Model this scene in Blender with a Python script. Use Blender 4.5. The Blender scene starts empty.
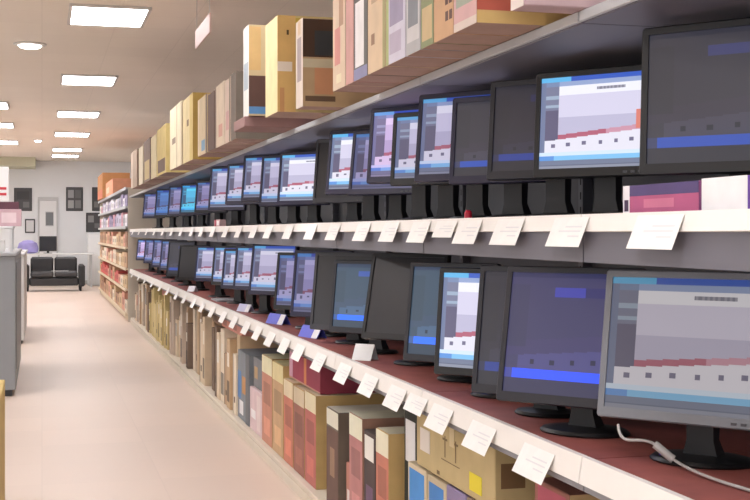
import bpy, bmesh, math, random
from mathutils import Vector, Matrix

random.seed(7)
F = 790.0; U0 = 42.0; V0 = 232.0; CZ = 1.29        # survey scale in px, vanishing point of the aisle, eye height
FR = 1250.0                                        # focal length of the camera in px
PSI = math.atan((375-U0)/FR); CP, SP = math.cos(PSI), math.sin(PSI)   # the camera is turned right of the aisle by PSI
KX = CP; KY = FR/(790.0*CP); KS = SP
def P(xo, yo): return (KX*xo, KY*yo - KS*xo)       # survey coordinates (distance along the lens axis) to the floor plan
C = bpy.context.scene.collection
sc = bpy.context.scene

# ------------------------------------------------------------------ materials
def lin(c):
    out = []
    for x in c:
        x /= 255.0
        out.append(x / 12.92 if x <= 0.04045 else ((x + 0.055) / 1.055) ** 2.4)
    return out
MATS = {}
def mat(rgb, rough=0.6, noise=0.0, scale=20.0, metal=0.0, bump=0.0, stretch=None):
    key = (tuple(rgb), rough, noise, scale, metal, bump, stretch)
    if key in MATS: return MATS[key]
    m = bpy.data.materials.new('surface'); m.use_nodes = True
    nt = m.node_tree; b = nt.nodes['Principled BSDF']
    l = lin(rgb)
    b.inputs['Base Color'].default_value = (*l, 1)
    b.inputs['Roughness'].default_value = rough
    b.inputs['Metallic'].default_value = metal
    m.diffuse_color = (*l, 1)
    if noise or bump:
        tc = nt.nodes.new('ShaderNodeTexCoord')
        n = nt.nodes.new('ShaderNodeTexNoise'); n.inputs['Scale'].default_value = scale
        n.inputs['Detail'].default_value = 4
        if stretch:
            mp = nt.nodes.new('ShaderNodeMapping'); mp.inputs['Scale'].default_value = stretch
            nt.links.new(tc.outputs['Object'], mp.inputs['Vector']); nt.links.new(mp.outputs['Vector'], n.inputs['Vector'])
        else:
            nt.links.new(tc.outputs['Object'], n.inputs['Vector'])
        if noise:
            r = nt.nodes.new('ShaderNodeValToRGB')
            r.color_ramp.elements[0].position = 0.3; r.color_ramp.elements[1].position = 0.7
            r.color_ramp.elements[0].color = (*[max(0, x * (1 - noise)) for x in l], 1)
            r.color_ramp.elements[1].color = (*[min(1, x * (1 + noise)) for x in l], 1)
            nt.links.new(n.outputs['Fac'], r.inputs['Fac']); nt.links.new(r.outputs['Color'], b.inputs['Base Color'])
        if bump:
            bp = nt.nodes.new('ShaderNodeBump'); bp.inputs['Strength'].default_value = bump
            bp.inputs['Distance'].default_value = 0.01
            nt.links.new(n.outputs['Fac'], bp.inputs['Height']); nt.links.new(bp.outputs['Normal'], b.inputs['Normal'])
    MATS[key] = m
    return m
def card(rgb): return mat(rgb, 0.75, 0.08, 9.0)
def emit_mat(rgb, s):
    m = bpy.data.materials.new('lamp_glow'); m.use_nodes = True
    nt = m.node_tree; b = nt.nodes['Principled BSDF']
    b.inputs['Base Color'].default_value = (.8, .8, .8, 1)
    b.inputs['Emission Color'].default_value = (*lin(rgb), 1); b.inputs['Emission Strength'].default_value = s
    return m
# a lit screen: picture stored per face, dimmed by the set's own brightness (object colour)
def screen_mat():
    m = bpy.data.materials.new('lcd_screen'); m.use_nodes = True
    nt = m.node_tree; b = nt.nodes['Principled BSDF']
    a = nt.nodes.new('ShaderNodeVertexColor'); a.layer_name = 'picture'
    oi = nt.nodes.new('ShaderNodeObjectInfo')
    mx = nt.nodes.new('ShaderNodeMix'); mx.data_type = 'RGBA'; mx.blend_type = 'MULTIPLY'; mx.inputs[0].default_value = 1
    nt.links.new(a.outputs['Color'], mx.inputs[6]); nt.links.new(oi.outputs['Color'], mx.inputs[7])
    b.inputs['Base Color'].default_value = (.029, .029, .034, 1); b.inputs['Roughness'].default_value = .3
    nt.links.new(mx.outputs[2], b.inputs['Emission Color']); b.inputs['Emission Strength'].default_value = 1.0
    return m
SCREEN = screen_mat()

# ------------------------------------------------------------------ mesh collecting
class MB:
    def __init__(s): s.bm = bmesh.new(); s.mats = []
    def mi(s, m):
        if m not in s.mats: s.mats.append(m)
        return s.mats.index(m)
    def box(s, a, b, m, bev=0.0, rot=None, off=None):
        i = s.mi(m)
        (x0, y0, z0), (x1, y1, z1) = a, b
        t = bmesh.new()
        vs = [t.verts.new(p) for p in ((x0,y0,z0),(x1,y0,z0),(x1,y1,z0),(x0,y1,z0),(x0,y0,z1),(x1,y0,z1),(x1,y1,z1),(x0,y1,z1))]
        for f in ((3,2,1,0),(4,5,6,7),(0,1,5,4),(1,2,6,5),(2,3,7,6),(3,0,4,7)): t.faces.new([vs[k] for k in f])
        if bev: bmesh.ops.bevel(t, geom=t.edges[:], offset=bev, segments=1, affect='EDGES', profile=.5)
        s.merge(t, i, rot, off)
    def merge(s, t, i, rot=None, off=None):
        mp = {}
        for v in t.verts:
            p = v.co.copy()
            if rot is not None: p = rot @ p
            if off is not None: p = p + Vector(off)
            mp[v] = s.bm.verts.new(p)
        for f in t.faces:
            try:
                g = s.bm.faces.new([mp[v] for v in f.verts]); g.material_index = i
            except ValueError: pass
        t.free()
    def quad(s, pts, m):
        f = s.bm.faces.new([s.bm.verts.new(p) for p in pts]); f.material_index = s.mi(m); return f
    def loops(s, loops, m, cap0=False, cap1=False):
        i = s.mi(m)
        L = [[s.bm.verts.new(p) for p in lp] for lp in loops]
        n = len(L[0])
        for a, b in zip(L, L[1:]):
            for k in range(n):
                f = s.bm.faces.new([a[k], a[(k+1) % n], b[(k+1) % n], b[k]]); f.material_index = i
        if cap0: s.bm.faces.new(L[0][::-1]).material_index = i
        if cap1: s.bm.faces.new(L[-1]).material_index = i
    def lathe(s, prof, m, c=(0,0,0), n=24, sx=1.0, sy=1.0):
        s.loops([[(c[0] + r*sx*math.cos(2*math.pi*k/n), c[1] + r*sy*math.sin(2*math.pi*k/n), c[2] + z) for k in range(n)] for r, z in prof], m, True, True)
    def tube(s, pts, r, m, n=8):
        pts = [Vector(p) for p in pts]; lp = []
        for k, p in enumerate(pts):
            d = (pts[min(k+1, len(pts)-1)] - pts[max(k-1, 0)]).normalized()
            up = Vector((0,0,1)) if abs(d.z) < .9 else Vector((1,0,0))
            a = d.cross(up).normalized(); b = a.cross(d).normalized()
            lp.append([tuple(p + r*(math.cos(2*math.pi*j/n)*a + math.sin(2*math.pi*j/n)*b)) for j in range(n)])
        s.loops(lp, m, True, True)
    def build(s, name, parent=None, loc=(0,0,0), smooth=False):
        bmesh.ops.recalc_face_normals(s.bm, faces=s.bm.faces[:])
        me = bpy.data.meshes.new(name); s.bm.to_mesh(me); s.bm.free()
        for m in s.mats: me.materials.append(m)
        if smooth:
            for p in me.polygons: p.use_smooth = True
            if hasattr(me, 'set_sharp_from_angle'): me.set_sharp_from_angle(angle=math.radians(35))
        o = bpy.data.objects.new(name, me); C.objects.link(o); o.location = loc
        if parent: o.parent = parent
        return o
def tag(o, label, cat, group=None, kind=None):
    if label: o['label'] = label
    if cat: o['category'] = cat
    if group: o['group'] = group
    if kind: o['kind'] = kind
    return o
def empty(name, loc, label, cat, group=None, rz=0):
    o = bpy.data.objects.new(name, None); C.objects.link(o); o.location = loc; o.rotation_euler.z = rz
    o.empty_display_size = .1
    return tag(o, label, cat, group)
def struct(mb, name, loc=(0,0,0)):
    o = mb.build(name, None, loc); o['kind'] = 'structure'; return o
ORD = ['first','second','third','fourth','fifth','sixth','seventh','eighth','ninth','tenth','eleventh','twelfth','thirteenth','fourteenth','fifteenth','sixteenth','seventeenth','eighteenth','nineteenth','twentieth']
TENS = ['','','twenty','thirty','forty','fifty','sixty','seventy','eighty','ninety']
def ordw(i):                     # 0 -> first
    if i < 20: return ORD[i]
    t, u = divmod(i + 1, 10)
    return {2:'twentieth',3:'thirtieth',4:'fortieth',5:'fiftieth',6:'sixtieth',7:'seventieth',8:'eightieth',9:'ninetieth'}[t] if u == 0 else TENS[t] + '-' + ORD[u-1]

# ------------------------------------------------------------------ the room
XS = P(1.25,0)[0]                # front plane of the shelving
H_CEIL = 3.03; Y_WALL = KY*19.3
def tile_mat(rgb, size, dark, rough=.5, noise=.04, gap=.006):
    m = bpy.data.materials.new('tiled'); m.use_nodes = True
    nt = m.node_tree; b = nt.nodes['Principled BSDF']; b.inputs['Roughness'].default_value = rough
    tc = nt.nodes.new('ShaderNodeTexCoord'); br = nt.nodes.new('ShaderNodeTexBrick')
    br.offset = 0; br.inputs['Scale'].default_value = 1.0
    br.inputs['Brick Width'].default_value = size; br.inputs['Row Height'].default_value = size
    br.inputs['Mortar Size'].default_value = gap; br.inputs['Mortar Smooth'].default_value = .3
    l = lin(rgb)
    br.inputs['Color1'].default_value = (*[x*(1-noise) for x in l], 1); br.inputs['Color2'].default_value = (*[min(1, x*(1+noise)) for x in l], 1)
    br.inputs['Mortar'].default_value = (*[x*dark for x in l], 1)
    nt.links.new(tc.outputs['Object'], br.inputs['Vector']); nt.links.new(br.outputs['Color'], b.inputs['Base Color'])
    return m
m = MB(); m.box((-11,-4,-.1),(6.7,Y_WALL+.2,0), tile_mat((222,203,188), .6, .95, .45, .02, .004)); struct(m,'floor')
m = MB(); m.box((-11,-4,H_CEIL),(6.7,Y_WALL+.2,H_CEIL+.1), tile_mat((238,229,217), .6, .93, .8, .015, .005)); struct(m,'ceiling')
WALL = mat((232,234,236), .8, .02, 2.0)
m = MB(); m.box((-11,Y_WALL,.002),(6.7,Y_WALL+.18,H_CEIL-.002), WALL); struct(m,'wall_back')
m = MB(); m.box((6.5,-4,.002),(6.68,Y_WALL-.002,H_CEIL-.002), WALL); struct(m,'wall_right')
m = MB(); m.box((-11,Y_WALL-.02,.002),(6.48,Y_WALL-.002,.1), mat((190,188,185),.6)); struct(m,'baseboard_back')
m = MB(); m.box((-11,Y_WALL-1.5,2.82),(-.15,Y_WALL-.004,H_CEIL-.002), mat((196,194,170),.8)); struct(m,'trim_1')
# door in the back wall
def wx(u, Y): return Y*math.tan(PSI+math.atan((u-375)/FR))
def wz(v, Y, X=0): return CZ-(v-V0)*(X*SP+Y*CP)/FR
d = empty('door_1', (wx(48,Y_WALL),Y_WALL-.035,0), None, None); d['kind']='structure'; d.scale=(.52,1,1)
m = MB(); g = mat((196,196,196),.5); m.box((-.46,-.03,.004),(-.38,.03,2.06),g,.004); m.box((.38,-.03,.004),(.46,.03,2.06),g,.004); m.box((-.46,-.03,2.06),(.46,.03,2.14),g,.004)
m.build('door_frame',d)
m = MB(); m.box((-.378,-.02,.01),(.378,.02,2.055),mat((228,228,228),.5),.004); m.build('door_panel',d)
m = MB(); m.box((-.1,-.026,1.45),(.24,-.0205,1.77),mat((120,122,124),.2)); m.build('door_window',d)
m = MB(); m.box((-.12,-.032,1.43),(-.1,-.021,1.79),g); m.box((.24,-.032,1.43),(.26,-.021,1.79),g); m.box((-.1,-.032,1.77),(.24,-.021,1.79),g); m.box((-.1,-.032,1.43),(.24,-.021,1.45),g); m.build('window_trim',d)
m = MB(); m.tube([(.3,-.05,1.02),(.3,-.06,1.02),(.22,-.06,1.02)],.012,mat((150,150,150),.3,metal=.9)); m.build('door_handle',d)

# ------------------------------------------------------------------ lamps
PANEL = emit_mat((250,250,255), 15.5)
LFR = mat((205,200,195),.5)
lamp_n = 0
def ceiling_light(x, y, label):
    o = empty('ceiling_light', (*P(x,y),H_CEIL), label, 'ceiling light', 'ceiling light panels')
    m = MB()
    for a,b in (((-.31,-.45),(.31,-.425)),((-.31,.425),(.31,.45)),((-.31,-.425),(-.285,.425)),((.285,-.425),(.31,.425))):
        m.box((a[0],a[1],-.022),(b[0],b[1],-.001),LFR)
    m.build('frame',o)
    m = MB(); m.box((-.284,-.424,-.014),(.284,.424,-.004),PANEL); m.build('diffuser',o)
col = [6.33,9.0,11.6,14.0,16.6,17.95]
near = ['nearest and largest light panel of the row over the aisle','second light panel from the front in the row over the aisle','third light panel from the front in the row over the aisle','fourth light panel from the front in the row over the aisle','fifth light panel from the front, next to last over the aisle','farthest light panel over the aisle, closest to the back wall']
for y,l in zip(col,near): ceiling_light(.53, y, 'white glowing '+l)
for y,l in zip((10.75,12.75,15.2),('nearest of the three at the left edge of the photo','middle of the three at the left edge of the photo','farthest of the three at the left edge of the photo')):
    ceiling_light(-.77, y, 'white glowing ceiling light panel, '+l)
for y in (3.6,1.0,-1.6): ceiling_light(.53, y, 'white ceiling light panel over the front of the aisle')
for y in (8.2,5.6,3.0,.4,-2.2): ceiling_light(-.95, y, 'white ceiling light panel over the counters left of the aisle')
for y in (14.6,16.2,17.8): ceiling_light(-2.3, y, 'white ceiling light panel added out of view to brighten the back wall')  # unseen panels, added to lift the brightness of the back wall
for y in (13,15,17.5): ceiling_light(-6, y, 'white ceiling light panel added out of view far left to brighten the back wall')  # more unseen panels added for light on the back wall
for y in (-.5,2.2,4.8,7.4,10,12.5,15): ceiling_light(-3.4, y, 'white ceiling light panel far left of the aisle')
for y in (1.2,3.8,6.4,9,11.6,14.2,16.8): ceiling_light(3.6, y, 'white ceiling light panel added unseen behind the shelving to brighten the ceiling')  # unseen row added so light bouncing off the floor brightens the ceiling
for k,y in enumerate((7.3,14.9)):
    o = empty('downlight',(*P(((30,38)[k]-U0)*y/790,y),H_CEIL),
      ('small round glowing ceiling spot beside the nearest light panel','tiny round glowing ceiling spot left of the far light panels')[k],'ceiling light','round ceiling spots')
    r = .1 if k==0 else .06
    m=MB(); m.lathe([(r*1.5,-.001),(r*1.5,-.012),(r*1.1,-.02),(r*1.02,-.012)],LFR); m.build('ring',o)
    m=MB(); m.lathe([(r,-.014),(r*.9,-.035),(r*.5,-.045)],emit_mat((255,250,245),14)); m.build('bulb',o)
# hanging sign
o = empty('hanging_sign',(*P(1.12,5.5),2.62),'small pinkish white sign hanging edge-on from the ceiling above the top shelf','sign')
m=MB(); m.box((-.006,-.4,0),(.006,.4,.13),mat((222,190,180),.5),.002); m.build('sign_panel',o)
m=MB(); m.tube([(0,-.35,.13),(0,-.35,.409)],.0025,mat((200,195,190),.4)); m.build('hanger',o)
m=MB(); m.tube([(0,.35,.13),(0,.35,.409)],.0025,mat((200,195,190),.4)); m.build('hanger',o)

# ------------------------------------------------------------------ shelving run with the monitors
Z_DECK=.075; Z_LOW=.765; Z_UP=1.328; Z_TOP=1.80
XB=1.80; Y0=.167; Y1=P(1.25,11.2)[1]
GREY=mat((140,140,146),.45,.03,6); GREYD=mat((110,109,116),.5,.03,6); FRONT=mat((104,103,113),.5,.03,6); WHITE=mat((238,234,228),.45,.02,8)
LIGHTG=mat((178,180,182),.4,.03,6); LINER=mat((152,84,76),.6,.12,14); CREAM=mat((214,203,186),.5,.04,8)
sh = empty('shelving_unit',(0,0,0),'long grey metal shelving run with white price rails, carrying two rows of monitors','shelving')
bays=[Y0]
while bays[-1] < Y1-.3: bays.append(min(bays[-1]+1.25,Y1))
if Y1-bays[-1]>0.01: bays[-1]=Y1
for a,b in zip(bays,bays[1:]):
    a2,b2=a+.003,b-.003
    m=MB(); m.box((XB,a2,.0),(XB+.03,b2,2.25),mat((80,80,84),.5,.03,6)); m.build('back_panel',sh)
    # base deck with kick plate
    m=MB(); m.box((XS+.005,a2,.052),(XB-.002,b2,Z_DECK),CREAM,.003); m.build('base_deck',sh)
    m=MB(); m.box((XS,a2,.0),(XS+.02,b2,.05),CREAM,.002); m.build('kick_plate',sh)
    # lower shelf
    m=MB(); m.box((XS+.012,a2,Z_LOW-.035),(XB-.002,b2,Z_LOW-.004),GREY,.002); m.build('shelf',sh)
    m=MB(); m.box((XS+.014,a2,Z_LOW-.0035),(XB-.004,b2,Z_LOW),LINER); m.build('shelf_liner',sh)
    m=MB(); m.box((XS+.002,a2,Z_LOW-.075),(XS+.011,b2,Z_LOW-.036),GREY); m.build('shelf_front',sh)
    m=MB(); m.loops([[(XS-.012,y,Z_LOW-.055),(XS-.006,y,Z_LOW-.055),(XS+.001,y,Z_LOW-.04),(XS+.0135,y,Z_LOW-.003),(XS+.0135,y,Z_LOW+.006),(XS-.002,y,Z_LOW+.006)] for y in (a2,b2)],WHITE,True,True); m.build('price_rail',sh)
    # upper shelf
    m=MB(); m.box((XS+.012,a2,Z_UP-.03),(XB-.002,b2,Z_UP),GREY,.002); m.build('shelf',sh)
    m=MB(); m.box((XS+.001,a2,Z_UP-.108),(XS+.011,b2,Z_UP-.0),FRONT); m.build('shelf_front',sh)
    m=MB(); m.loops([[(XS-.01,y,Z_UP-.036),(XS-.004,y,Z_UP-.038),(XS+.0005,y,Z_UP-.03),(XS+.0005,y,Z_UP+.003),(XS-.003,y,Z_UP+.003)] for y in (a2,b2)],WHITE,True,True); m.build('price_rail',sh)
    # top shelf
    m=MB(); m.box((XS+.19,a2,Z_TOP-.022),(XB-.002,b2,Z_TOP),GREYD,.002); m.build('shelf',sh)
    m=MB(); m.box((XS+.0005,a2,Z_TOP-.028),(XS+.189,b2,Z_TOP-.0),FRONT,.002); m.build('shelf_front',sh)
    m=MB(); m.box((XS-.012,a2,Z_TOP-.025),(XS+.0,b2,Z_TOP-.001),LIGHTG,.002); m.build('shelf_rail',sh)
for y in bays:
    m=MB(); m.box((XB-.035,y-.018,.08),(XB-.0,y+.018,2.25),GREYD)
    for k in range(40): m.box((XB-.0355,y-.004,.2+k*.05),(XB-.0349,y+.004,.225+k*.05),mat((30,30,32),.8))
    m.build('upright',sh)
    for z in (Z_LOW-.036,Z_UP-.031,Z_TOP-.029):
        m=MB(); t=mat((104,104,110),.5)
        m.loops([[(XB-.036,yy,z),(XB-.1,yy,z),(XB-.1,yy,z-.012),(XB-.036,yy,z-.05)] for yy in (y-.004,y+.004)],t,True,True); m.build('bracket',sh)

# ------------------------------------------------------------------ monitors
def pic(fx, fy, dim=False):
    strip0 = .70 - .10*fx                         # slanting upper edge of the pale strip with icons
    if dim:
        if .80 < fy < .885: return (50,104,236) if fx > .06 else (70,80,130)
        if fy >= .885: return (74,76,94)
        if .12 < fy < .2 and .36 < fx < .92: return (98,108,196) if not (.6 < fx < .8) else (66,70,120)
        if strip0 < fy < .80 and fx > .10:
            for c in (.22,.38,.54,.70,.86):
                if abs(fx-c) < .018 and abs(fy-.735+.05*(fx-.4)) < .02: return (52,54,78)
            return (124,122,152)
        if fy < .045: return (64,70,100)
        if fx < .16 and .1 < fy < .62: return (90,90,106)
        if strip0-.12 < fy < strip0: return (104,98,122)
        return (98,97,116)
    if fy < .05: return (52,92,190) if fx > .28 else (96,184,232)
    if fy > .955: return (92,100,124) if fy < .975 else (140,146,162)
    if fy > .91: return (112,122,146)  # grey reflection below the task bar, painted into the picture
    if fy > .855: return (128,196,240) if fx > .14 else (90,150,220)
    if fy > .815: return (214,232,250)
    if fx < .045: return (112,124,156)
    if fx < .17:
        if fy < .1: return (120,140,176)
        if fy < .36: return (158,176,196) if .2 < fy < .24 or .3 < fy < .33 else (120,124,150)
        if fy < strip0: return (94,90,118)
    if fx > .965: return (112,124,190)
    if .05 <= fy < .1: return (150,168,206)
    if fy < .2:
        if .52 < fx < .78 and .125 < fy < .165: return (128,128,142) if int(fx*60) % 2 else (160,160,172)
        return (242,242,250)
    if fx > .88 and .4 < fy < .6: return (220,128,112)
    if fy >= strip0:
        for c in (.13,.27,.42,.57,.71,.85):
            if abs(fx-c) < .018 and abs(fy-.735+.05*(fx-.4)) < .02: return (112,108,136)
        return (232,230,240)
    if strip0-.05 < fy and fx > .17: return (180,94,116) if fx < .62 else (206,150,168)
    if fy < .44: return (216,212,232)
    return (192,188,212)
SM = {}
def screen_mesh(w, h, tilt, yf, zc, dim, fine):
    NX, NY = (128, 100) if fine else (44, 36)
    me = bpy.data.meshes.new('screen')
    R = Matrix.Rotation(-tilt, 3, 'X'); vs=[]; fs=[]
    for j in range(NY+1):
        for i in range(NX+1):
            p = R @ Vector((-w/2+w*i/NX, yf, -h/2+h*j/NY)); vs.append((p.x,p.y,p.z+zc))
    for j in range(NY):
        for i in range(NX):
            k=j*(NX+1)+i; fs.append((k,k+1,k+NX+2,k+NX+1))
    me.from_pydata(vs,[],fs); me.materials.append(SCREEN)
    at = me.color_attributes.new('picture','FLOAT_COLOR','CORNER')
    n=0
    for j in range(NY):
        for i in range(NX):
            fy=1-(j+.5)/NY; g=2.2 if dim and .80<fy<.885 else 1     # the task bar is the brightest part of a dim page
            c=(*[g*q for q in lin(pic((i+.5)/NX, fy, dim))],1)
            for q in range(4): at.data[n].color=c; n+=1
    me.update(); return me
def rrect(w,h,r,y,n=3,cz=0):
    out=[]
    for cx,cz2,a0 in ((w/2-r,h/2-r,0),(-w/2+r,h/2-r,90),(-w/2+r,-h/2+r,180),(w/2-r,-h/2+r,270)):
        for k in range(n+1):
            a=math.radians(a0+90*k/n); out.append((cx+r*math.cos(a), y, cz2+r*math.sin(a)+cz))
    return out
MODES = {'bright':(0,(.9,.9,.94,1)),'soft':(0,(.60,.58,.68,1)),'grey':(0,(.42,.40,.39,1)),'lilac':(0,(.30,.28,.46,1)),'blue':(1,(.26,.26,.56,1)),'dim':(1,(.2,.2,.2,1)),'dark':(1,(.1,.1,.12,1)),
         'off':(1,(.0,.0,.0,1)),'teal':(1,(.26,.55,.62,1)),'cyan':(0,(.08,.6,.8,1)),'deepblue':(0,(.08,.22,.5,1)),'pink':(0,(.72,.55,.78,1))}
BEZ = {'black':mat((22,22,25),.4),'silver':mat((120,122,128),.4,.02,10,.3),'navy':mat((34,31,58),.4),'charcoal':mat((36,36,44),.4),'grey':mat((56,56,62),.4)}
BLK = mat((20,20,22),.4); DARKP = mat((34,34,37),.5)
STYLE={}
def monitor(u, vt, vb, Y, zs, W, mode, bez, label, theta=52, tilt=8, base='oval', group=None, loc_fix=(0,0)):
    # pixel survey of the set's left edge, then its true place on the shelf
    ti=math.radians(tilt); H=(vb-vt)*Y/F/math.cos(ti); yo=Y
    zc=CZ-((vt+vb)/2-V0)*Y/F-zs
    X,Y=P((u-U0)*Y/F,Y); th=math.radians(theta)
    cx=X+W/2*math.cos(th)+.075*math.sin(th); cy=Y-W/2*math.sin(th)+.075*math.cos(th)
    o=empty('monitor',(cx+loc_fix[0],cy+loc_fix[1],zs+.001),label,'monitor',group,-th)
    R=Matrix.Rotation(-ti,3,'X'); yf=-.075; B=BEZ[bez]; bz=.017
    bb=.026 if bez!='silver' else .024
    m=MB()
    def T(lp): 
        return [tuple((R@Vector((p[0],p[1],p[2])))+Vector((0,0,zc))) for p in lp]
    sh_=(bb-bz)/2                                   # screen sits a little high in the frame
    iw,ih=W-2*bz,H-bz-bb
    m.loops([T(rrect(iw,ih,.002,yf+.006,cz=sh_)),T(rrect(iw,ih,.002,yf+.001,cz=sh_)),T(rrect(W-.006,H-.006,.006,yf)),T(rrect(W,H,.008,yf+.004)),T(rrect(W,H,.008,yf+.022)),
             T(rrect(W-.03,H-.03,.01,yf+.032)),T(rrect(W*.62,H*.6,.02,yf+.05)),T(rrect(W*.5,H*.48,.02,yf+.058))],B,False,True)
    m.build('casing',o,smooth=True)
    me=screen_mesh(iw,ih,ti,yf+.0055,zc,bool(MODES[mode][0]),yo<3.2)
    for v in me.vertices: v.co += R@Vector((0,0,sh_))
    s=bpy.data.objects.new('screen',me); C.objects.link(s); s.parent=o; s.color=MODES[mode][1]
    zb=zc-H/2
    # neck from the base up to the back of the casing
    m=MB(); nw=.032; t=DARKP
    top=R@Vector((0,yf+.055,-H*.12)); tz=top.z+zc; ty=top.y
    m.loops([[(-nw*1.3,.0,.012),(nw*1.3,.0,.012),(nw*1.3,.05,.012),(-nw*1.3,.05,.012)],[(-nw,.0,.05),(nw,.0,.05),(nw,.035,.05),(-nw,.035,.05)],
             [(-nw,.002+ty*.1,zb+.01),(nw,.002+ty*.1,zb+.01),(nw,.04,zb+.01),(-nw,.04,zb+.01)],[(-nw*1.4,ty-.002,tz),(nw*1.4,ty-.002,tz),(nw*1.4,ty+.03,tz),(-nw*1.4,ty+.03,tz)]],t,True,True)
    m.build('stand_neck',o,smooth=True)
    m=MB(); r=.112 if yo<2.2 else .092
    if base=='oval': m.lathe([(r*.98,0),(r,.004),(r*.93,.011),(r*.5,.016),(r*.3,.017)],BLK,(0,.015,0),28,1.1,.85)
    else: m.box((-r*1.15,-.07,0),(r*1.15,.09,.014),BLK,.005)
    sb=m.build('stand_base',o,smooth=True)
    if bez=='silver':
        m=MB(); m.box((-.085,-.03,.0118),(-.05,.0,.0138),mat((30,44,200),.4)); q=m.build('sticker',sb); q['label']='blue sticker on the black base'
    if yo<4.6:
        m=MB()
        for k in range(4):
            p=R@Vector((W*.28+k*.022,yf-.001,-H/2+bb*.45)); m.box((p.x-.006,p.y-.001,p.z+zc-.003),(p.x+.006,p.y+.002,p.z+zc+.003),mat((70,70,76),.3))
        m.build('button_row',o)
    return o
WD=.43
low=[ # u, vtop, vbottom, Y, W, mode, bezel, tilt, label
 (601,275,420,1.84,.42,'grey','silver',9,'large silver-framed monitor with a greyed lit web page, rightmost on the lower shelf'),
 (501,271,404,2.10,.40,'blue','charcoal',10,'large dark blue monitor on the lower shelf, just left of the silver-framed one'),
 (475,269,395,2.30,.38,'dark','charcoal',8,'dark half-hidden monitor between the blue screen and the bright narrow screen, lower shelf'),
 (436,270,376,2.55,.37,'bright','black',6,'black monitor with bright white and blue page, fourth from the right on the lower shelf'),
 (406,265,363,2.82,.37,'teal','charcoal',8,'monitor with dim teal screen left of the bright one on the lower shelf'),
 (366,257,342,3.16,.37,'off','black',13,'black switched-off monitor leaning back on the lower shelf beside the teal screen'),
 (331,262,334,3.46,.37,'teal','charcoal',7,'monitor with bluish grey page left of the switched-off black one, lower shelf'),
 (312,254,331,3.75,.37,'off','grey',7,'dark blank monitor left of the bluish grey page on the lower shelf'),
 (292,252,318,4.02,.37,'lilac','navy',7,'lilac and blue monitor behind the right-hand blue price card, lower shelf'),
 (275,254,311,4.32,.37,'lilac','black',7,'lilac monitor behind the left-hand blue price card, lower shelf'),
 (250,245,296,4.92,.37,'soft','navy',8,'pale bright monitor eleventh from the right on the lower shelf'),
 (234,247,291,5.12,.37,'soft','navy',7,None),(222,250,290,5.46,.37,'soft','navy',7,None),(212,247,286,5.82,.37,'soft','black',7,None),
 (195,247,282,6.4,.37,'soft','navy',7,None),(178,246,281,7.15,.37,'off','black',7,None),(167,242,277,7.8,.37,'dim','charcoal',7,None),
 (160,241,271,8.35,.37,'lilac','navy',7,None),(152,240,268,9.0,.37,'lilac','navy',7,None),(144,240,264,9.75,.37,'lilac','navy',7,None),(136.5,240,261,10.55,.37,'pink','navy',7,None)]
up=[
 (640,30,178,1.78,.42,'dim','black',3,'large black monitor with dim grey screen, rightmost on the upper shelf'),
 (534,75,181,2.2,.36,'bright','black',4,'black monitor with brightly lit web page, second from the right on the upper shelf'),
 (488,84,183,2.35,.37,'dark','charcoal',5,'dark-screened monitor left of the brightly lit one on the upper shelf'),
 (450,100,187,2.5,.37,'dim','navy',5,'dim navy-framed monitor with a blue task bar, fourth from the right on the upper shelf'),
 (416,97,185,2.67,.37,'soft','navy',6,'navy-framed lit monitor with pink and blue page, fifth from the right, upper shelf'),
 (391,115,188,2.84,.37,'soft','black',5,'smaller black monitor with pale page, sixth from the right on the upper shelf'),
 (368,110.5,186,3.05,.37,'pink','navy',6,'tall navy monitor with pink glowing page, seventh from the right on the upper shelf'),
 (350,133,198,3.4,.37,'lilac','navy',8,'dim lilac monitor left of the tall pink one on the upper shelf'),
 (327,133,197,3.68,.37,'bright','navy',7,'bright white-page monitor, ninth from the right, upper shelf'),
 (314,141,205,4.0,.37,'off','grey',6,'blank grey monitor between two bright ones in the middle of the upper shelf'),
 (278,154,207,4.42,.37,'bright','navy',6,'bright monitor left of the blank grey one on the upper shelf'),
 (260,157,208,4.72,.37,'soft','navy',6,'lilac-white monitor twelfth from the right on the upper shelf'),
 (242,157,203,4.98,.37,'soft','navy',6,None),(226,165,206,5.5,.37,'soft','navy',6,None),(209,168,212,5.8,.37,'soft','navy',6,None),
 (195,182,214,6.6,.37,'lilac','charcoal',6,None),(180,185,216,7.25,.37,'cyan','navy',6,'vivid cyan-blue monitor in the far half of the upper shelf'),(168,187,217,7.95,.37,'lilac','navy',6,None),
 (155,190,218,8.85,.37,'deepblue','black',6,None),(143,194,219,9.5,.37,'lilac','navy',6,None)]
COLN={'soft':'pale-screened','off':'blank dark','dim':'dim','lilac':'lilac-screened','pink':'pinkish','deepblue':'deep blue','cyan':'cyan'}
for row,zs,rn,xo in ((low,Z_LOW,'lower',0),(up,Z_UP,'upper',0)):
    for k,(u,vt,vb,Y,W,mode,bez,tilt,l) in enumerate(row):
        if not l: l=f'{COLN[mode]} monitor, {ordw(k)} from the right on the {rn} shelf'
        monitor(u,vt,vb,Y,zs,W,mode,bez,l,tilt=tilt,theta=52,group=f'monitors on the {rn} shelf')

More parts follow.
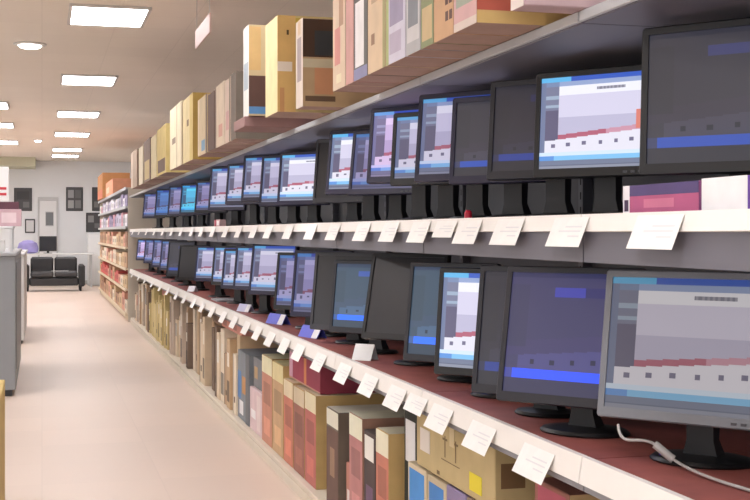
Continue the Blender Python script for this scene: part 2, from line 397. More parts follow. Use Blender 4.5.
# ------------------------------------------------------------------ price tags
TAG=mat((240,238,234),.5,.02,30); INK=mat((222,221,222),.6)
def price_tag(Y, zr, drop, label, group, w=.12, ang=27, xo=-.0055):
    near=Y<3.6; Y=KY*Y-KS*1.22; w*=1.55
    o=MB(); a=math.radians(ang)
    # local: hinge at the top edge, hanging down and swinging out towards the aisle (-x)
    def P(y,t,d=0): return (-t*math.sin(a)-d*math.cos(a), y, -t*math.cos(a)+d*math.sin(a))
    def slab(y0,y1,t0,t1,d0,d1,mm):
        o.loops([[P(y0,t0,d),P(y1,t0,d),P(y1,t1,d),P(y0,t1,d)] for d in (d0,d1)],mm,True,True)
    slab(-w/2,w/2,0,drop,0,.0012,TAG)
    if near:
        for t,q in ((.3,.6),(.45,.8),(.62,.4)): slab(-w*.4,-w*.4+w*.8*q,drop*t,drop*(t+.05),.0013,.0016,INK)
    ob=o.build('shelf_price_tag',None,(XS+xo,Y,zr)); tag(ob,label,'price tag',group); return ob
upY=[1.585,1.85,2.09,2.285,2.42,2.58,2.80,3.04,3.34,3.62,3.95,4.3,4.6,4.95,5.3,5.7,6.1,6.5,7.0,7.5,8.05,8.65,9.3,10.0,10.7]
for k,Y in enumerate(upY):
    price_tag(Y,Z_UP-.004,.074 if k!=4 else .055,f'white price tag on the upper shelf rail, {ordw(k)} from the right' if k<16 else 'tiny white price tag at the far end of the upper shelf rail','price tags on the upper rail',w=.125,ang=22)
loY=[1.5,1.97,2.215,2.44,2.60,2.745,2.97,3.22,3.5,3.78,4.0,4.25,4.5,4.75,5.05,5.35,5.7,6.05,6.4,6.8,7.2,7.7,8.2,8.8,9.4,10.0,10.7]
for k,Y in enumerate(loY):
    if k==0: continue
    price_tag(Y,Z_LOW-.016,.08 if k!=4 else .06,f'white price tag on the lower shelf rail, {ordw(k-1)} from the right' if k<17 else 'tiny white price tag at the far end of the lower shelf rail','price tags on the lower rail',w=.125,ang=27,xo=-.0064)

# ------------------------------------------------------------------ cartons
def carton(x0,x1,y0,y1,z0,z1,body,label,prints_a=(),prints_c=(),top=None,stick_a=(),stick_c=(),tape=None,name='cardboard_box',group=None,cat='box',g=.001):
    """prints_a: aisle face (-x), fractions (from the far edge to the near edge, from the bottom up); prints_c: face towards the viewer (-y)"""
    xr=1.29 if x0>1.2 else 1.06 if x0>.9 else x0; y0=P(xr,y0)[1]+g; y1=P(xr,y1)[1]-g; x0*=KX; x1*=KX
    w,d,h=x1-x0,y1-y0,z1-z0
    m=MB(); m.box((-w/2,-d/2,0),(w/2,d/2,h),card(body),.003)
    def on_a(a0,a1,b0,b1,off,mm,mb): mb.quad([(-w/2-off,d/2-d*a0,h*b0),(-w/2-off,d/2-d*a1,h*b0),(-w/2-off,d/2-d*a1,h*b1),(-w/2-off,d/2-d*a0,h*b1)],mm)
    def on_c(a0,a1,b0,b1,off,mm,mb): mb.quad([(-w/2+w*a0,-d/2-off,h*b0),(-w/2+w*a1,-d/2-off,h*b0),(-w/2+w*a1,-d/2-off,h*b1),(-w/2+w*a0,-d/2-off,h*b1)],mm)
    for k,(a0,a1,b0,b1,c) in enumerate(prints_a): on_a(a0,a1,b0,b1,.0004+.0002*k,card(c),m)
    for k,(a0,a1,b0,b1,c) in enumerate(prints_c): on_c(a0,a1,b0,b1,.0004+.0002*k,card(c),m)
    if top is not None: m.quad([(-w/2+.003,-d/2+.003,h+.0004),(w/2-.003,-d/2+.003,h+.0004),(w/2-.003,d/2-.003,h+.0004),(-w/2+.003,d/2-.003,h+.0004)],card(top))
    sub=bool(stick_a or stick_c or tape)
    loc=((x0+x1)/2,(y0+y1)/2,z0+.001)
    if not sub:
        o=m.build(name,None,loc); return tag(o,label,cat,group)
    o=empty(name,loc,label,cat,group); m.build('carton',o)
    for a0,a1,b0,b1,c in stick_a:
        q=MB(); on_a(a0,a1,b0,b1,.002,mat(c,.5),q)
        q.box((-w/2-.0018,d/2-d*a1,h*b0),(-w/2-.0006,d/2-d*a0,h*b1),mat(c,.5)); q.build('sticker',o)
    for a0,a1,b0,b1,c in stick_c:
        q=MB(); q.box((-w/2+w*a0,-d/2-.0018,h*b0),(-w/2+w*a1,-d/2-.0006,h*b1),mat(c,.5)); q.build('sticker',o)
    if tape:
        q=MB(); tm=mat(tape,.3); tw=min(.024,d*.3)
        q.box((-w/2,-tw,h+.0005),(w/2,tw,h+.0012),tm); q.box((-w/2-.0012,-tw,h-.06),(-w/2-.0005,tw,h+.0012),tm); q.build('packing_tape',o)
    return o
TG='boxes standing along the top shelf'
def YX(u,x): return x*F/(u-U0)
TAN=(200,170,130); KH=(188,168,122); BRN=(120,88,64); CRM=(226,214,184)
zt=Z_TOP
def topbox(un,uf,xf,h,body,label,pa=(),pc=(),dep=.5,z=None,**k):
    z=zt if z is None else z
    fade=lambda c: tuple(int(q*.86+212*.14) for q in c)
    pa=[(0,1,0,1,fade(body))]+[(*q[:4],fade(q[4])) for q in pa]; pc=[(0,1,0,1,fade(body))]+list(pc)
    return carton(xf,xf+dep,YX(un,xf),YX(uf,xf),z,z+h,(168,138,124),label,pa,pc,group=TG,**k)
X=1.06
carton(1.085,1.6,1.775,1.825,zt,zt+.3,(186,160,162),'pale mauve flat carton at the front end of the top shelf',prints_a=[(0,1,0,1,(222,212,204))],group=TG)
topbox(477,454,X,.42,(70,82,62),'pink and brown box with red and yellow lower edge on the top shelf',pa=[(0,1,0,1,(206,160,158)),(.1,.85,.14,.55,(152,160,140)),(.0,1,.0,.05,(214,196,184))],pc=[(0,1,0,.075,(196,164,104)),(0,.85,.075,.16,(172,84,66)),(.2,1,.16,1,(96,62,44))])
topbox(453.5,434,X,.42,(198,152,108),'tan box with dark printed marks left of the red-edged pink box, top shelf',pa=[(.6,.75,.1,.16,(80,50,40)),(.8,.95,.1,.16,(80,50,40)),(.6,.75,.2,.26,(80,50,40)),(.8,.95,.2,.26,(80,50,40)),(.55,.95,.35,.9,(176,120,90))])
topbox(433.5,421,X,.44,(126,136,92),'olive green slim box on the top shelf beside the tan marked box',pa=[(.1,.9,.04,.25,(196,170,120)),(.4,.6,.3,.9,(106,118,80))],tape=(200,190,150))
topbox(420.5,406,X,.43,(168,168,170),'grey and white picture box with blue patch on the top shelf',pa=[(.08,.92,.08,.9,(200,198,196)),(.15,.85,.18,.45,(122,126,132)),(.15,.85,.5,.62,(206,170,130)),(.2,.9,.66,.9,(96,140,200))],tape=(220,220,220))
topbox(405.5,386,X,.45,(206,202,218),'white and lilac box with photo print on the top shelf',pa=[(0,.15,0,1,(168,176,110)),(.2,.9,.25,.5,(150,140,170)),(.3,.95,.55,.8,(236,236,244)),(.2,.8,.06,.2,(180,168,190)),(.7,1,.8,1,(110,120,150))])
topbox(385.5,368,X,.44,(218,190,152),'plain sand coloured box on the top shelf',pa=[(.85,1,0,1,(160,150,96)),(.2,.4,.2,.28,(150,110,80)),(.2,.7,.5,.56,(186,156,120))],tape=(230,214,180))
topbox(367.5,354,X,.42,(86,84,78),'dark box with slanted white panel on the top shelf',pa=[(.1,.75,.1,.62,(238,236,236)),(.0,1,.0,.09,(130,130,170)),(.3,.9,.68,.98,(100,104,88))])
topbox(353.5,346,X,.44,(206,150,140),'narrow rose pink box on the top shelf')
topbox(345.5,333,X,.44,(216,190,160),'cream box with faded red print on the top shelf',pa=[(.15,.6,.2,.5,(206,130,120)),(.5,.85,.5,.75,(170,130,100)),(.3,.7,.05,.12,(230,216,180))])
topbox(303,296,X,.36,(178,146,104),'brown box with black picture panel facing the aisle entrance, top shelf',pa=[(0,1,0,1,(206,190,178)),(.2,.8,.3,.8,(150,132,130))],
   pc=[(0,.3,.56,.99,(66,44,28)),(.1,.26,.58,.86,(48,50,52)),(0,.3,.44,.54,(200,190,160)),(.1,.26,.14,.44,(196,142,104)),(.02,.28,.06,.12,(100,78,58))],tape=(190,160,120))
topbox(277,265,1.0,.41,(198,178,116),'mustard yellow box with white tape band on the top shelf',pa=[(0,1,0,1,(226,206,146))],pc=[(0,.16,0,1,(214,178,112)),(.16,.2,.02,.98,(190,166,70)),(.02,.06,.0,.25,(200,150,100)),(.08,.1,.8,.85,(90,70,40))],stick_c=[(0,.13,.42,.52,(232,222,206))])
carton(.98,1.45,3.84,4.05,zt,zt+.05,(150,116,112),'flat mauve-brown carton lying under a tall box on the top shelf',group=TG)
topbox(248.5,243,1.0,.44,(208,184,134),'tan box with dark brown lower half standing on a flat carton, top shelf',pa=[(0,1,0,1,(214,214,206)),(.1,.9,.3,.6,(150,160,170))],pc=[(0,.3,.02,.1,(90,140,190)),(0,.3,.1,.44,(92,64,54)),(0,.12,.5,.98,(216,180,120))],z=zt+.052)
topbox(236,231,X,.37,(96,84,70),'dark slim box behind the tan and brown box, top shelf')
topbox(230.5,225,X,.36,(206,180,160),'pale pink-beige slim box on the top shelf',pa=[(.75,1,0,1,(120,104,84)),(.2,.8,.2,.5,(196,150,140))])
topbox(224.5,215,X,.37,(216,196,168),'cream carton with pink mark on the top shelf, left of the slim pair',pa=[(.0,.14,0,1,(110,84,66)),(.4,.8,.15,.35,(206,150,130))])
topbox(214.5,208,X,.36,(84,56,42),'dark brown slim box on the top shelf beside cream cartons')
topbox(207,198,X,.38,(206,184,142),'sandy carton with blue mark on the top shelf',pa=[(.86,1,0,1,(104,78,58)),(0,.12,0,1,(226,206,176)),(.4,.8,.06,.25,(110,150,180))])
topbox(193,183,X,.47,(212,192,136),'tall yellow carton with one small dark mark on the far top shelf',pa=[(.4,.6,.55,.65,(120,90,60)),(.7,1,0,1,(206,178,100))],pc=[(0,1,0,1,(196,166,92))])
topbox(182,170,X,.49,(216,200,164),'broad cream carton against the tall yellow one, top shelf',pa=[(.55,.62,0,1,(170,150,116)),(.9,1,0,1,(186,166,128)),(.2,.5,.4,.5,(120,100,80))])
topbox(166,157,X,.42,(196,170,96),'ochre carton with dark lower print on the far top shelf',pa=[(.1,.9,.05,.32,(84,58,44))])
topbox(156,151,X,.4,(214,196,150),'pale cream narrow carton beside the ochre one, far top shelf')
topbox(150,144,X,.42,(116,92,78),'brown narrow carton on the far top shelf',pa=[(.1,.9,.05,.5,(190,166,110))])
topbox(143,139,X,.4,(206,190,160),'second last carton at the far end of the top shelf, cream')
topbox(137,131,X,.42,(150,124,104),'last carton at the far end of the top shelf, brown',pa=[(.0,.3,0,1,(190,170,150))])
# bottom deck: named cartons near the viewer
BG='boxes stored under the lower shelf'
XF=1.29; zd=Z_DECK
def low_box(y0,y1,zt_,body,label,pa=(),pc=(),xf=XF,dep=.48,z=zd,**k):
    return carton(xf,xf+dep,y0,y1,z,zt_,body,label,pa,pc,group=BG,**k)
low_box(1.93,2.07,.645,(150,96,82),'red-brown patterned box at the right end of the bottom row, under the rail',pa=[(.1,.9,.7,.98,(176,84,100)),(.2,.8,.1,.6,(150,110,80))],pc=[(0,1,0,1,(176,146,104))])
k0=low_box(2.25,2.72,.672,KH,'big khaki carton with yellow sticker lying on upright boxes under the rail',z=.492,
   pa=[(.4,.415,.42,.8,(120,100,66)),(.375,.44,.72,.76,(120,100,66)),(.54,.555,.42,.8,(120,100,66)),(.515,.58,.72,.76,(120,100,66)),(.36,.6,.36,.38,(120,100,66)),(.30,.34,.05,.12,(110,90,60))],
   stick_a=[(.06,.2,.32,.74,(214,206,196)),(.72,.86,.12,.42,(232,214,40))],tape=(200,180,130),
   pc=[(.04,.2,.35,.75,(120,92,60))])
low_box(2.27,2.40,.485,(160,140,120),'grey-brown box under the near end of the khaki carton')
low_box(2.405,2.52,.485,(140,126,160),'violet-grey box under the khaki carton',pa=[(.1,.9,.5,.9,(120,110,170))])
low_box(2.525,2.645,.48,(196,180,150),'cream box with blue panel under the khaki carton, right of its twin',pa=[(.1,.9,.5,.95,(70,130,196)),(.15,.85,.1,.45,(226,226,228))])
low_box(2.655,2.785,.482,(206,190,160),'cream box with blue and white panel under the khaki carton left end',pa=[(.08,.92,.66,.96,(74,140,206)),(.08,.92,.2,.64,(232,232,236)),(.1,.5,.05,.18,(150,110,160))])
low_box(2.80,2.925,.64,(40,44,36),'tall black box with white label left of the khaki carton',xf=1.345,dep=.44,stick_a=[(.12,.72,.66,.93,(226,226,226))])
def redbox(y0,y1,zt_,label,red,cream,xf=XF,side=(190,156,104),**k):
    red=tuple(int(q*.78+160*.22) for q in red)
    low_box(y0,y1,zt_,side,label,pa=[(0,1,0,.8,red),(.15,.85,.45,.7,tuple(int(c*.85) for c in red)),(.2,.8,.1,.3,tuple(min(255,int(c*1.12)) for c in red)),(0,1,.8,.995,cream)],pc=[(0,1,0,1,side)],top=cream,xf=xf,**k)
redbox(2.94,3.05,.535,'orange-red box with cream top band beside the black labelled box','' or (200,110,84),(228,222,196),side=(196,166,110))
low_box(3.06,3.165,.50,(72,58,56),'dark brown box with white label at its top, between orange and pink boxes',pa=[(.2,.8,.2,.5,(110,84,110))],stick_a=[(.1,.9,.74,.96,(232,230,222))])
redbox(3.18,3.315,.535,'dusty pink box with cream top band on the bottom deck',(186,116,112),(226,224,200),side=(170,130,110))
low_box(3.44,3.58,.5,(112,100,88),'grey-brown box with white label on its end, bottom deck',pa=[(0,1,.82,.99,(222,218,200)),(0,1,0,.8,(104,78,68)),(.3,.7,.3,.6,(150,120,96))],stick_c=[(.08,.22,.12,.34,(230,230,228))],top=(216,212,196))
low_box(3.345,3.4,.30,(176,120,104),'small reddish slim box in the gap beside the grey-brown labelled box',xf=1.31,dep=.4,pa=[(.2,.8,.1,.5,(220,210,206))])
redbox(3.72,3.875,.515,'tall red box with tan side next to the gap, under the maroon carton',(188,92,78),(224,214,180),side=(192,162,106))
redbox(3.885,4.05,.505,'dark red box with small print, middle one under the maroon carton',(150,84,66),(206,190,160))
redbox(4.06,4.215,.51,'orange-red box, left one under the maroon carton',(204,112,84),(220,204,170))
carton(1.32,1.72,3.74,4.21,.519,.655,(178,84,92),'maroon carton lying across three red boxes under the lower shelf',prints_a=[(0,.12,0,1,(206,160,180)),(.12,.5,0,1,(160,62,84)),(.5,.58,0,1,(206,130,80)),(.58,1,0,1,(150,56,78)),(0,1,0,.06,(196,150,130))],prints_c=[(0,1,0,1,(150,58,76))],top=(190,96,96),group=BG)
redbox(4.225,4.42,.57,'tan box with red print left of the maroon carton',(204,160,112),(222,210,160),side=(200,170,110))
redbox(4.43,4.63,.575,'pale red box with cream top, bottom deck left of maroon carton',(206,132,104),(228,222,186))
low_box(4.64,4.90,.335,(214,190,192),'pale pink box with small grey box on it, bottom deck',pa=[(.1,.5,.3,.5,(236,232,232)),(.6,.9,.1,.9,(224,206,204))])
carton(1.31,1.7,4.65,4.89,.337,.52,(122,124,128),'small grey carton lying on the pale pink box',prints_a=[(.1,.4,.3,.7,(180,150,110))],group=BG)
low_box(4.92,5.2,.52,(128,134,140),'tall grey box with blue and orange marks, bottom deck',pa=[(.0,.3,.3,.7,(90,130,180)),(.4,.7,.4,.65,(190,140,90)),(.15,.5,.08,.28,(226,226,228)),(.7,1,0,1,(110,112,116))])
# the rest of the bottom row towards the far end
pal=[(208,184,150),(192,164,130),(218,200,174),(180,150,120),(202,180,154),(150,124,100),(226,212,190),(210,190,162),(196,178,160),(124,104,88)]
y=5.22; bx=[]
while y<11.05:
    t=random.choice((.06,.07,.08,.09,.11,.14)); h=random.choice((.36,.4,.44,.48,.52,.54,.57)); c=random.choice(pal)
    if 8.1<y<9.5: c=(204,184,130)
    bx.append((y,min(y+t,11.18),h,c,random.random(),random.random())); y+=t+random.choice((.004,.004,.012,.05))
def cname(c):
    r,g_,b=c
    if c==(204,184,130): return 'yellowish'
    s=r+g_+b
    return 'cream' if s>560 else 'tan' if s>470 else 'brown' if s>380 else 'dark brown'
def size(t,h): return ('slim' if t<.075 else 'broad' if t>.12 else 'upright')
for i,(a,b,h,c,r1,r2) in enumerate(bx):
    pa=[]
    if r1<.35: pa=[(.1,.9,.1,.4,tuple(int(x*.6) for x in c)),(.2,.8,.6,.8,(230,222,206))]
    elif r1<.6: pa=[(.15,.85,.55,.9,random.choice([(190,110,90),(120,130,140),(226,222,214),(90,70,60)]))]
    elif r1<.8: pa=[(0,.25,0,1,tuple(int(x*.75) for x in c)),(.4,.8,.2,.3,(90,74,60))]
    far=len(bx)-1-i
    lab=f'{size(b-a,h)} {cname(c)} box standing on the bottom deck, {ordw(far)} from its far end'
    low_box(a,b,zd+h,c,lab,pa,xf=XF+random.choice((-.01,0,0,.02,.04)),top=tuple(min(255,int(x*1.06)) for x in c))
# boxes lying on top of the far cartons
i=0; n=0
while i<len(bx)-3:
    a,b=bx[i][0],bx[i+2][1]; h=max(q[2] for q in bx[i:i+3])
    if random.random()<.7 and zd+h<.605:
        c=random.choice([(206,140,124),(196,176,150),(150,150,156),(176,140,104),(120,96,78)]) if n else (210,146,132)
        lab=f'{ {206:"pinkish",196:"beige",150:"grey",176:"tan",120:"brown",210:"salmon pink"}[c[0]]} carton lying on the bottom row of boxes, {ordw(n)} such from the front'
        carton(XF+.03,XF+.45,a,b,zd+h+.004,min(zd+h+.13,.685),c,lab,prints_a=[(.1,.5,.2,.8,tuple(int(x*.8) for x in c))],group=BG); n+=1
    i+=3

# ------------------------------------------------------------------ small things on the monitor shelves
# keyboard boxes on the upper shelf
carton(1.285,1.42,1.545,1.748,Z_UP,Z_UP+.062,(150,84,130),'flat pink and purple box at the right end of the upper shelf',prints_a=[(0,.1,0,1,(236,232,236)),(.02,.08,.1,.5,(70,50,80)),(.1,1,.0,.62,(184,92,132)),(.1,1,.62,1,(86,72,118)),(.3,.7,.2,.5,(206,120,150))])
carton(1.285,1.42,1.30,1.54,Z_UP,Z_UP+.065,(104,72,156),'flat purple box with white left end, right edge of the upper shelf',prints_a=[(0,.42,0,1,(240,238,238)),(.46,1,.0,1,(98,66,150)),(.55,.68,.3,.36,(235,230,240)),(.55,.58,.3,.75,(235,230,240)),(.55,.68,.68,.75,(235,230,240)),(.55,.66,.5,.56,(235,230,240))])
carton(1.262,1.31,5.62,5.8,Z_UP,Z_UP+.05,(214,180,180),'small pink and white box under pale monitors, middle of upper shelf',prints_a=[(.1,.4,0,1,(190,70,90)),(.5,.9,.2,.8,(240,236,236))])
# red cable cap on the upper shelf
m=MB(); m.lathe([(.011,0),(.012,.004),(.012,.02),(.008,.026),(.004,.028)],mat((190,20,50),.4)); o=m.build('bottle_cap',None,(*P(1.30,2.41),Z_UP+.001)); tag(o,'tiny red plug cap on the upper shelf under the dim monitor','cap')
# tent price cards on the lower shelf
def price_card(x,y,rz,w,h,c,label,white=True):
    o=empty('price_card',(*P(x,y),Z_LOW+.001),label,'price card','card holders on the lower shelf',rz)
    m=MB(); a=h*.5
    m.loops([[(-w/2,-a,0),(-w/2,-a+.002,0),(-w/2,.001,h-.002),(-w/2,a-.002,0),(-w/2,a,0),(-w/2,0,h)],[(w/2,-a,0),(w/2,-a+.002,0),(w/2,.001,h-.002),(w/2,a-.002,0),(w/2,a,0),(w/2,0,h)]],mat(c,.4),True,True)
    m.build('folded_card',o)
    if white:
        m=MB(); q=w*.3; e=.0015
        m.quad([(w/2-q,-a-e,.002),(w/2-.001,-a-e,.002),(w/2-.001,-e,h-.001),(w/2-q,-e,h-.001)],mat((232,232,236),.5))
        m.build('white_label',o)
    return o
BLU=(92,100,206)
price_card(1.345,3.93,math.radians(-74),.2,.058,BLU,'blue price card with white end, right one of the blue pair on the lower shelf')
price_card(1.345,4.5,math.radians(-74),.21,.058,BLU,'blue price card with white end, left one of the blue pair on the lower shelf')
price_card(1.34,5.2,math.radians(-72),.17,.05,(196,196,226),'pale lilac price card left of the blue pair, lower shelf')
price_card(1.325,3.24,math.radians(-45),.09,.065,(228,228,226),'white price card in front of the switched-off black monitor',False)
price_card(1.325,6.95,math.radians(-60),.1,.05,(216,216,222),'small whitish price card before the far dark monitors, lower shelf',False)
# flat grey document holder lying on the shelf
m=MB(); m.box((-.1,-.17,0),(.1,.17,.012),mat((150,148,152),.5),.003); m.box((-.085,-.15,.012),(.085,.15,.014),mat((170,168,170),.5)); o=m.build('document_tray',None,(*P(1.41,6.02),Z_LOW+.001)); tag(o,'flat grey tray lying on the lower shelf edge before pale monitors','tray')
# cable with ferrite by the nearest monitor
o=empty('monitor_cable',(*P(1.335,1.775),Z_LOW+.001),'pale grey looping cable with thick filter lump under the silver-framed monitor','cable')
cm=mat((176,172,168),.5)
def bez(p0,p1,p2,p3,n=14):
    return [tuple((1-t)**3*a+3*(1-t)**2*t*b+3*(1-t)*t*t*c+t**3*d_ for a,b,c,d_ in zip(p0,p1,p2,p3)) for t in [k/n for k in range(n+1)]]
m=MB(); m.tube(bez((-.02,.05,.085),(-.03,.02,.03),(.01,.01,.07),(.045,-.005,.045)),.0035,cm)
m.tube(bez((.075,-.03,.016),(.06,-.15,.004),(.07,-.3,.004),(.12,-.5,.006),18),.0035,cm); m.build('wire',o,smooth=True)
m=MB(); m.tube([(.043,-.004,.046),(.047,-.007,.043),(.07,-.026,.02),(.076,-.031,.015)],.0095,cm,12); m.build('filter_lump',o,smooth=True)
# ------------------------------------------------------------------ far shelving run
FX=P(1.2,0)[0]; FY0=P(1.2,11.3)[1]; FY1=P(1.2,16.8)[1]
fs=empty('shelving_unit',(0,0,0),'far shelving run with six cream-edged shelves beyond the monitors','shelving')
zsf=[.12,.47,.77,1.07,1.37,1.66,1.93]
FC=mat((214,196,168),.5,.05,8)
m=MB(); m.box((XB,FY0,0),(XB+.03,FY1,2.2),GREY); m.build('back_panel',fs)
for k,z in enumerate(zsf):
    c=FC if k<4 else LIGHTG
    m=MB(); m.box((FX+.006,FY0+.03,z-.02),(XB-.002,FY1-.03,z),c); m.build('shelf',fs)
    m=MB(); m.box((FX-.006,FY0+.03,z-.035),(FX+.005,FY1-.03,z+.008),c,.002); m.build('price_rail',fs)
m=MB(); m.box((FX+.05,FY0+.03,.0),(FX+.07,FY1-.03,.098),FC); m.build('kick_plate',fs)
for y in (FY0,FY1-.028):
    m=MB(); m.box((FX+.03,y,0),(XB-.002,y+.028,1.93),mat((206,196,180),.5)); m.build('end_panel',fs)
names={0:'bottom',1:'second',2:'third',3:'fourth',4:'fifth',5:'sixth'}
palf=[(204,176,138),(186,150,118),(160,120,96),(206,150,130),(222,210,190)]
palg=[(226,222,226),(206,150,160),(190,186,206),(150,140,170),(236,232,226),(170,170,176)]
for k in range(6):
    y=11.37; gap=zsf[k+1]-zsf[k]-.05
    while y<16.45:
        t=random.choice((.25,.32,.4)); h=gap*random.choice((.6,.75,.9)); c=random.choice(palf if k<4 else palg)
        if k==1 and random.random()<.4: c=(196,90,84)
        carton(1.22,1.68,y,y+t-.02,zsf[k],zsf[k]+h,c,f'small box on the {names[k]} shelf up of the far cream-edged shelving',[(.2,.8,.3,.7,tuple(int(x*.8) for x in c))],group=f'goods on the {names[k]} far shelf'); y+=t
carton(1.15,1.68,15.0,16.3,1.942,2.42,(196,140,90),'big orange-brown carton on top of the far shelving',prints_a=[(0,1,0,.35,(214,130,100))])
carton(1.201,1.68,13.4,14.9,1.942,2.2,(214,150,118),'low salmon carton beside the orange-brown one on the far shelving',prints_a=[(.1,.5,.2,.6,(226,190,160))])

# ------------------------------------------------------------------ back wall area
def poster(u0,u1,v0,v1,label,cells):
    Y=Y_WALL-.012; w=wx(u1,Y)-wx(u0,Y); h=wz(v0,Y)-wz(v1,Y); Xc=wx((u0+u1)/2,Y)
    o=empty('poster',(wx((u0+u1)/2,Y),Y_WALL-.002,wz(v1,Y,Xc)),label,'poster','framed posters on the back wall')
    m=MB(); b=.025; fm=mat((52,52,54),.4)
    m.box((-w/2,-.018,0),(w/2,0,b),fm); m.box((-w/2,-.018,h-b),(w/2,0,h),fm); m.box((-w/2,-.018,b),(-w/2+b,0,h-b),fm); m.box((w/2-b,-.018,b),(w/2,0,h-b),fm); m.build('frame',o)
    m=MB(); m.box((-w/2+b,-.01,b),(w/2-b,-.001,h-b),mat((74,74,76),.5))
    for (a0,a1,c0,c1,c) in cells: m.box((-w/2+w*a0,-.0115,h*c0),(-w/2+w*a1,-.0101,h*c1),mat(c,.5))
    m.build('print',o)
poster(14,32,188,211,'dark poster on the back wall left of the door',[(.15,.85,.5,.85,(60,60,62)),(.5,.85,.15,.4,(110,110,112))])
poster(66,83,187,211,'grey four-picture poster on the back wall right of the door',[(.12,.46,.55,.88,(150,150,152)),(.54,.88,.55,.88,(96,96,98)),(.12,.46,.12,.45,(160,160,160)),(.54,.88,.12,.45,(120,120,122))])
poster(92,103,187,211,'dark poster on the back wall, upper one partly behind the far shelving',[(.2,.8,.5,.8,(70,70,72)),(.2,.6,.15,.4,(120,120,120))])
poster(86,103,212.5,232,'grey poster low on the back wall beside the far shelving',[(.12,.46,.5,.85,(140,140,140)),(.5,.88,.2,.45,(110,110,112))])
o=poster(25,35,219,233,'small pale framed notice on the back wall left of the door',[(.12,.88,.1,.9,(216,216,216))])
# white table behind the sofa, with a screen and bag
t=empty('table',(wx(50,30.2),30.2,0),'long white table against the back wall behind the black sofa','table')
m=MB(); m.box((-.95,-.35,.76),(1.0,.35,.79),mat((226,226,224),.5),.004); m.build('tabletop',t)
for sx in (-.9,.93):
    for sy in (-.3,.3):
        m=MB(); m.box((sx-.02,sy-.02,.001),(sx+.02,sy+.02,.76),mat((190,190,190),.4)); m.build('leg',t)
o=empty('monitor',(wx(48,30.2),30.2,.792),'small black screen standing on the white table by the back wall','monitor')
m=MB(); m.box((-.2,-.02,.05),(.2,.03,.4),BEZ['black'],.006); m.build('casing',o)
m=MB(); m.box((-.18,-.024,.075),(.18,-.0205,.38),mat((34,34,40),.2)); m.build('screen',o)
m=MB(); m.box((-.03,.0,.01),(.03,.03,.06),BLK); m.box((-.1,-.06,0),(.1,.08,.012),BLK,.004); m.build('stand',o)
m=MB(); m.lathe([(.14,0),(.22,.03),(.24,.12),(.2,.24),(.1,.3),(.03,.31)],mat((158,150,206),.8,.1,8),(0,0,0),20,1.0,.7)
o=m.build('bag',None,(wx(28,30.2),30.1,.792),True); tag(o,'lilac cloth bag lying on the white table left of the small screen','bag')
m=MB(); m.box((-.15,-.1,0),(.15,.1,.2),mat((236,236,234),.6),.006); m.box((-.1,-.101,.05),(.1,-.1002,.15),mat((210,210,212),.6))
o=m.build('paper_box',None,(wx(29,30.4),30.42,.792)); tag(o,'white box behind the lilac bag on the table','box')
# sofa
SB=mat((44,44,46),.45,.1,10)
s=empty('sofa',(wx(54,28.4),28.4,0),'black two-seat sofa before the white table at the end of the aisle','sofa')
m=MB(); m.box((-.52,-.36,.12),(.52,.3,.3),SB,.03); m.build('base',s)
for k in (-1,1):
    m=MB(); m.box((k*.255-.245,-.38,.302),(k*.255+.245,.16,.43),mat((56,56,58),.4),.035); m.build('seat_cushion',s)
    m=MB(); m.box((k*.255-.245,.165,.32),(k*.255+.245,.3,.74),SB,.04); m.build('back_cushion',s)
    m=MB(); m.box((k*.59-.065,-.38,.1),(k*.59+.065,.32,.58),SB,.035); m.build('armrest',s)
    for yy in (-.3,.25):
        m=MB(); m.lathe([(.022,.001),(.03,.1)],BLK,(k*.56,yy,0),12); m.build('leg',s)
m=MB(); m.box((-.18,-.1,0),(.18,.1,.01),mat((200,200,200),.6),.002); o=m.build('magazine',None,(wx(60,28.2),28.2,.434)); tag(o,'pale magazine lying on the black sofa seat','magazine')
# white cabinet by far shelving
o=empty('cabinet',(wx(97,30.9),31.0,0),'narrow white cabinet between the sofa and the far shelving','cabinet')
m=MB(); m.box((-.22,-.25,.002),(.22,.25,1.25),mat((230,230,228),.5),.006); m.build('body',o)
m=MB(); m.box((-.21,-.268,.05),(.21,-.251,1.22),mat((236,236,234),.45),.004); m.build('door',o)

# ------------------------------------------------------------------ left side
CG=mat((146,150,154),.5,.04,4)
o=empty('counter',(*P(-.60,6.9),0),'grey counter end at the left edge of the aisle','counter')
m=MB(); m.box((-.4,-1.25,.05),(.38,1.25,1.1),CG,.006); m.build('body',o)
m=MB(); m.box((-.38,-1.23,.001),(.35,1.23,.049),mat((60,60,62),.6)); m.build('plinth',o)
m=MB(); m.box((-.42,-1.27,1.101),(.39,1.27,1.13),mat((170,172,176),.4),.006); m.build('countertop',o)
m=MB(); m.box((.381,-1.1,.2),(.386,1.1,1.05),mat((136,140,146),.5)); m.build('side_panel',o)
o=empty('counter',(*P(-.6,9.9),0),'white counter behind the grey one, left of the aisle','counter')
m=MB(); m.box((-.4,-1.4,.04),(.38,1.4,1.02),mat((214,212,210),.5),.006); m.build('body',o)
m=MB(); m.box((-.41,-1.42,1.021),(.395,1.42,1.05),mat((200,200,204),.4),.006); m.build('countertop',o)
m=MB(); m.box((-.38,-1.38,.001),(.36,1.38,.039),mat((70,70,72),.6)); m.build('plinth',o)
carton(-.62,-.173,3.18,3.62,0.001,.6,(206,180,110),'yellowish carton on the floor in the lower left corner',prints_a=[])
o=empty('display_riser',(*P(-.42,6.6),1.131),'low white metal riser standing on the grey counter','rack')
wm=mat((222,222,222),.45)
m=MB(); m.box((-.3,-.32,.19),(.18,.32,.205),wm,.003); m.build('shelf',o)
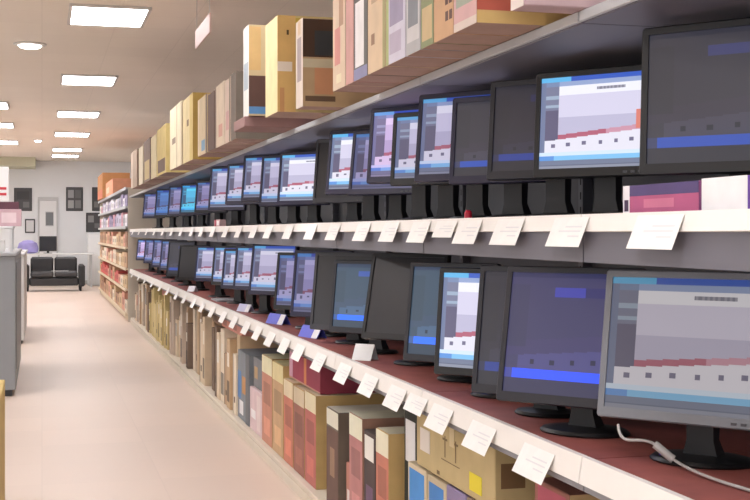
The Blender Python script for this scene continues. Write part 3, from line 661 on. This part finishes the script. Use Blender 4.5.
for sx in (-.28,.16):
    for sy in (-.3,.3):
        m=MB(); m.box((sx-.01,sy-.01,0),(sx+.01,sy+.01,.189),wm); m.build('leg',o)
carton(-.37,-.17,6.42,6.55,1.337,1.475,(206,172,180),'pale pink box standing on the white riser at the left edge',prints_c=[(.2,.8,.2,.8,(228,206,210))])
carton(-.42,-.19,6.42,6.55,1.477,1.535,(98,62,74),'maroon box stacked on the pale pink box')
carton(-.52,-.385,6.42,6.55,1.337,1.43,(92,88,150),'violet box standing on the white riser left of the pink box',prints_c=[(.3,.9,.2,.7,(150,150,196))])
carton(-.44,-.3,6.3,6.4,1.131,1.22,(214,212,210),'small white box on the grey counter before the riser',prints_c=[(.2,.7,.2,.8,(120,120,124))])
o=empty('floor_sign',(*P(-.36,6.85),1.337),'white sign board with red lines at the top left edge of the counter','sign')
o.name='display_sign'
m=MB(); m.box((-.2,-.012,.22),(.07,.012,.52),mat((240,238,236),.5),.003); m.build('board',o)
for z in (.27,.32):
    m=MB(); m.box((-.18,-.015,z),(.05,-.0125,z+.022),mat((206,60,70),.5)); m.build('red_line',o)
m=MB(); m.box((-.09,-.008,.012),(-.07,.008,.22),mat((150,150,150),.4)); m.box((-.14,-.05,0),(-.02,.05,.012),mat((120,120,120),.4)); m.build('stand',o)

# ------------------------------------------------------------------ light, camera, view
w=bpy.data.worlds.new('world'); sc.world=w; w.use_nodes=True
w.node_tree.nodes['Background'].inputs['Color'].default_value=(.98,.98,1,1); w.node_tree.nodes['Background'].inputs['Strength'].default_value=1.3
cam=bpy.data.cameras.new('camera'); co=bpy.data.objects.new('camera',cam); C.objects.link(co)
co.location=(0,0,CZ); co.rotation_euler=(math.radians(90),0,-PSI)
cam.sensor_fit='HORIZONTAL'; cam.sensor_width=36; cam.lens=FR/750*36
cam.shift_y=-(250-V0)/750; cam.clip_start=.05; cam.clip_end=100
sc.camera=co
vs=sc.view_settings; vs.view_transform='Standard'; vs.look='None'; vs.gamma=1; vs.use_curve_mapping=False; vs.exposure=0.2
